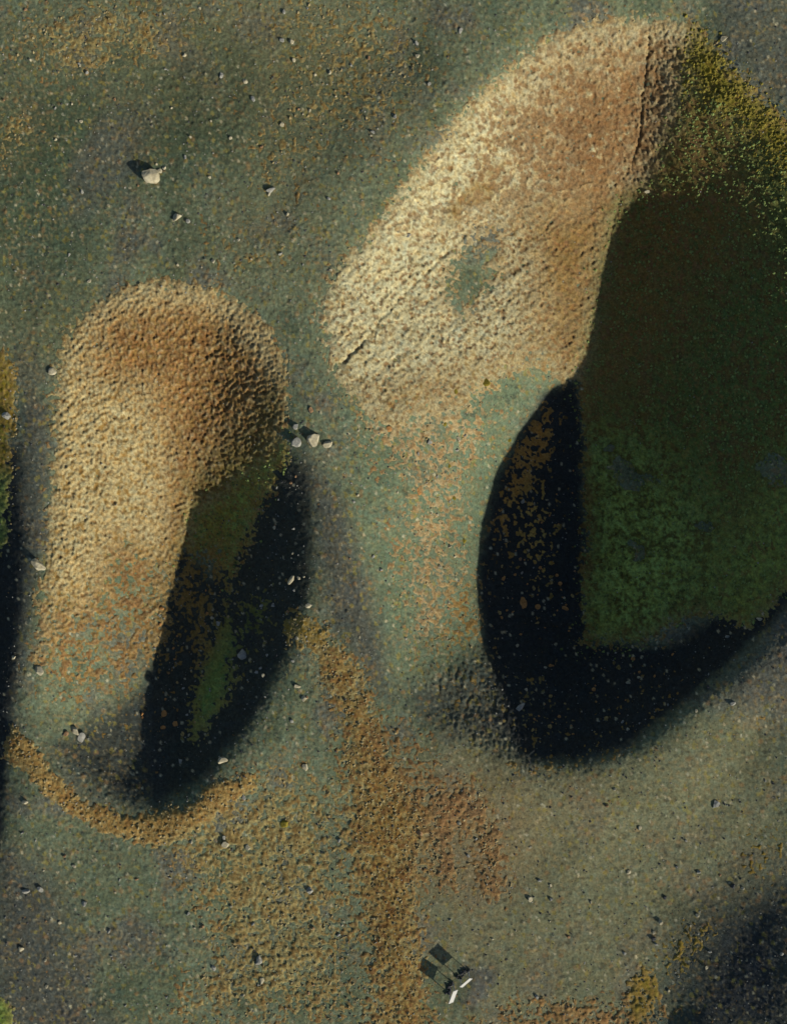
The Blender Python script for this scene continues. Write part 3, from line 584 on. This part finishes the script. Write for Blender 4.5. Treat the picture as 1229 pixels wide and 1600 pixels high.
for (a, b, c, d), n, lb, gp in AREAS:
    for _ in range(n):
        u = r.uniform(a, c); v = r.uniform(b, d); px = 3.4 + 3.6 * r.random() ** 2
        j = r.choice((0, 0, 1, 1, 2)); o = bpy.data.objects.new('stone', r.choice(SHAPES[j])); SC.collection.objects.link(o)
        p = at(u, v); s = px / PPM * 1.15; e = r.uniform(0.85, 1.25)
        o.scale = (s * e, s / e, s * r.uniform(0.8, 1.2)); o.rotation_euler = (0, 0, r.uniform(0, 6.28)); o.location = (p.x, p.y, p.z + s * 0.12)
        cn = ('cream', 'grey', 'rust brown')[j]
        tag(o, lb.replace('small pale', 'small').replace('small loose', 'small').replace('small', 'small ' + cn), 'stone', cn + ' ' + gp)

CSH = [rock_mesh('moss_cushion', 700 + k, 2, m, 0.6) for k, m in enumerate((M_ORANGE, M_OCHRE, M_OCHRE, M_ORANGE))]
for (pl, n, lb, gp) in [(((775, 880), (900, 720), (905, 1000), (760, 1000)), 60, 'small round ochre moss cushion on the black left wall of the large crater', 'moss cushions on the black crater wall'),
                        (((860, 1020), (1060, 1020), (960, 1150), (800, 1160)), 34, 'small round ochre moss cushion on the black lower wall of the large crater', 'moss cushions on the lower crater wall'),
                        (((250, 940), (330, 900), (310, 1150), (215, 1150)), 26, 'small round ochre moss cushion in the shaded end of the left crater', 'moss cushions in the left crater')]:
    for _ in range(n):
        a, b = r.random(), r.random(); q = [(pl[0][i] * (1 - a) + pl[1][i] * a) * (1 - b) + (pl[3][i] * (1 - a) + pl[2][i] * a) * b for i in (0, 1)]
        o = bpy.data.objects.new('moss_cushion', r.choice(CSH)); SC.collection.objects.link(o); p = at(q[0], q[1]); z_ = (3 + 5 * r.random() ** 2) / PPM * 1.15; e = r.uniform(0.8, 1.25)
        o.scale = (z_ * e, z_ / e, z_); o.rotation_euler = (0, 0, r.uniform(0, 6.28)); o.location = (p.x, p.y, p.z + z_ * 0.06); tag(o, lb, 'moss cushion', gp)

# pebbles nobody could count
def pebbles(name, label, mat, n, pick, smin, smax, seed):
    q = np.random.default_rng(seed); us = []; vs = []
    while sum(map(len, us)) < n:
        u = q.uniform(-10, 1240, 40000); v = q.uniform(-10, 1610, 40000); w = bil(AU, AV, pick, u, v); k = q.random(40000) < w
        us.append(u[k]); vs.append(v[k])
    u = np.concatenate(us)[:n]; v = np.concatenate(vs)[:n]; z = bil(AU, AV, ZTOP, u, v); x, y = world(u, v, z.astype(np.float64))
    s = (smin + (smax - smin) * q.random(n) ** 3) / PPM / 2; a = q.uniform(0, 6.28, n)
    base = np.array([(1, 0, .1), (0.2, 1, -.1), (-1, 0.1, .1), (-.1, -1, 0), (.15, .1, .8), (0, 0, -.6)], np.float64)
    tri = np.array([(0, 1, 4), (1, 2, 4), (2, 3, 4), (3, 0, 4), (1, 0, 5), (2, 1, 5), (3, 2, 5), (0, 3, 5)])
    b = base[None] * q.uniform(0.7, 1.2, (n, 6, 3)) * s[:, None, None]
    ca, sa = np.cos(a)[:, None], np.sin(a)[:, None]
    co = np.stack([b[..., 0] * ca - b[..., 1] * sa + x[:, None], b[..., 0] * sa + b[..., 1] * ca + y[:, None], b[..., 2] + z[:, None]], -1).reshape(-1, 3)
    f = (tri[None] + (np.arange(n) * 6)[:, None, None]).reshape(-1, 3)
    me = bpy.data.meshes.new(name); me.from_pydata(co.tolist(), [], f.tolist()); me.materials.append(mat)
    o = bpy.data.objects.new(name, me); SC.collection.objects.link(o); o['kind'] = 'stuff'; tag(o, label, 'grass' if 'tuft' in name else 'pebbles')
M_TUFT = rock_mat('green_tufts', (0.055, 0.07, 0.02), (0.17, 0.22, 0.07), 1.3); M_TUFTO = rock_mat('straw_tufts', (0.12, 0.09, 0.04), (0.25, 0.205, 0.105), 1.6); M_TUFTY = rock_mat('yellow_tufts', (0.08, 0.07, 0.012), (0.19, 0.16, 0.03), 1.6)
R1 = ((RID == 1) & (D > 0.6)).astype(np.float32); R0 = ((RID == 0) & (D > 0.4)).astype(np.float32)
pebbles('grass_tufts', 'low green and brown tufts on the shaded floors of both craters', M_TUFT, 9000, 0.5 * P4 + 0.4 * P6, 1.6, 7.5, 21)
pebbles('straw_tufts', 'ochre and straw tufts along the strip, the collar and the lower plain', M_TUFTO, 4500, 0.5 * R1 + 0.14 * R0, 1.6, 6.5, 22)
pebbles('yellow_tufts', 'yellow tufts on the upper right rim of the large crater', M_TUFTY, 1500, 0.8 * P3, 1.6, 7.5, 23)
one = np.ones(U.shape, np.float32) * 0.25
pebbles('pebbles', 'pale pebbles sprinkled over the ground and crater walls', M_GREYST, 6000, one * (1 - 0.7 * P1) * (1 - 0.6 * P4) * (1 - 0.6 * P5) + 0.22 * dark2 + 0.08 * dark1, 1.0, 3.6, 5)
pebbles('lava_pebbles', 'dark lava pebbles sprinkled over the plain', M_LAVA, 4000, one * (1 - P1) * (1 - P4) * (1 - P5), 1.5, 4.5, 6)

# ------------------------------------------------------------------ the two information boards
mw, nw, bw = new_mat('white_board'); bw.inputs['Roughness'].default_value = 0.5
no = nw.nodes.new('ShaderNodeTexNoise'); no.inputs['Scale'].default_value = 4; cr = nw.nodes.new('ShaderNodeValToRGB')
cr.color_ramp.elements[0].color = (0.31, 0.31, 0.29, 1); cr.color_ramp.elements[1].color = (0.36, 0.36, 0.34, 1)
nw.links.new(no.outputs['Fac'], cr.inputs[0]); nw.links.new(cr.outputs[0], bw.inputs['Base Color'])
M_STEEL = rock_mat('galvanised_steel', (0.30, 0.30, 0.30), (0.38, 0.38, 0.37), 8)
def bar(name, a, b, w, t, mat, parent, updir=Vector((0, 0, 1))):
    bm = bmesh.new(); bmesh.ops.create_cube(bm, size=1); a = Vector(a); b = Vector(b); d = b - a
    q = d.to_track_quat('Z', 'Y').to_matrix().to_4x4(); M4 = Matrix.Translation((a + b) / 2) @ q @ Matrix.Diagonal((w, t, d.length, 1))
    bmesh.ops.transform(bm, matrix=M4, verts=bm.verts)
    me = bpy.data.meshes.new(name); bm.to_mesh(me); bm.free(); me.materials.append(mat)
    o = bpy.data.objects.new(name, me); SC.collection.objects.link(o); o.parent = parent; return o
def board(u, v, axis2, label):
    """axis2 = long axis in plan; the face leans back and looks at the sun"""
    p = at(u, v); root = bpy.data.objects.new('information_board', None); SC.collection.objects.link(root); root.location = p
    ax = Vector((axis2[0], axis2[1], 0)).normalized(); nr = Vector((ax.y, -ax.x, 0))
    root.rotation_euler = (0, 0, math.atan2(ax.y, ax.x)); tag(root, label, 'sign', 'information boards')
    W2 = 0.575; zb, zt = 1.0, 1.58; yb, yt = -0.30, 0.16          # local: +x along the board, -y towards the sun
    for s in (-1, 1):
        bar('post', (s * 0.50, 0, -0.25), (s * 0.50, 0.0, 1.38), 0.06, 0.06, M_STEEL, root)
    # sloping panel
    c = Vector((0, (yb + yt) / 2, (zb + zt) / 2)); up = Vector((0, yt - yb, zt - zb)); L = up.length; un = up.normalized(); nn = Vector((1, 0, 0)).cross(un)
    def slab(name, x0, x1, t0, t1, n0, n1, mat, parent):
        bm = bmesh.new(); vs = []
        for X in (x0, x1):
            for T_ in (t0, t1):
                for N_ in (n0, n1): vs.append(bm.verts.new(c + Vector((X, 0, 0)) + un * T_ + nn * N_))
        for f in ((0, 1, 3, 2), (4, 6, 7, 5), (0, 4, 5, 1), (2, 3, 7, 6), (0, 2, 6, 4), (1, 5, 7, 3)): bm.faces.new([vs[i] for i in f])
        bmesh.ops.recalc_face_normals(bm, faces=bm.faces[:])
        me = bpy.data.meshes.new(name); bm.to_mesh(me); bm.free(); me.materials.append(mat)
        o = bpy.data.objects.new(name, me); SC.collection.objects.link(o); o.parent = parent; return o
    pn = slab('panel', -W2, W2, -L / 2, L / 2, -0.012, 0.012, mw, root)
    for (x0, x1, t0, t1) in ((-W2 - .025, W2 + .025, L / 2, L / 2 + .025), (-W2 - .025, W2 + .025, -L / 2 - .025, -L / 2), (-W2 - .025, -W2, -L / 2, L / 2), (W2, W2 + .025, -L / 2, L / 2)):
        slab('frame', x0, x1, t0, t1, -0.02, 0.02, M_STEEL, pn)
    slab('cross_rail', -0.56, 0.56, -0.03, 0.03, -0.055, -0.016, M_STEEL, root)
    # dark stones packed round the feet
    r = random.Random(int(u))
    for k in range(15):
        me = rock_mesh('foot_stone', int(u * 3) + k, 2, M_LAVA if k % 5 else M_GREYST, 0.9); o = bpy.data.objects.new('foot_stone', me); SC.collection.objects.link(o); o.parent = root
        s = r.uniform(0.20, 0.34) if k % 5 else 0.14; lx = -0.6 + 1.2 * ((k % 8) / 7) + r.uniform(-.05, .05); ly = 0.06 + 0.24 * (k // 8) + r.uniform(-.06, .06)
        w = root.location + Matrix.Rotation(root.rotation_euler.z, 3, 'Z') @ Vector((lx, ly, 0))
        uu = CX + w.x * PPM * CAMH / (CAMH - w.z); vv = CY - w.y * PPM * CAMH / (CAMH - w.z)
        o.location = (lx, ly, at(uu, vv).z - p.z + s * 0.3); o.scale = (s, s, s); o.rotation_euler = (r.uniform(-.3, .3), r.uniform(-.3, .3), r.uniform(0, 6.28))
    return root
board(725, 1523, (0.757, 0.653), 'right one of two white information boards, on a grey grit circle near the bottom')
board(705, 1545, (0.35, 0.94), 'left one of two white information boards, lower and turned more to the right')
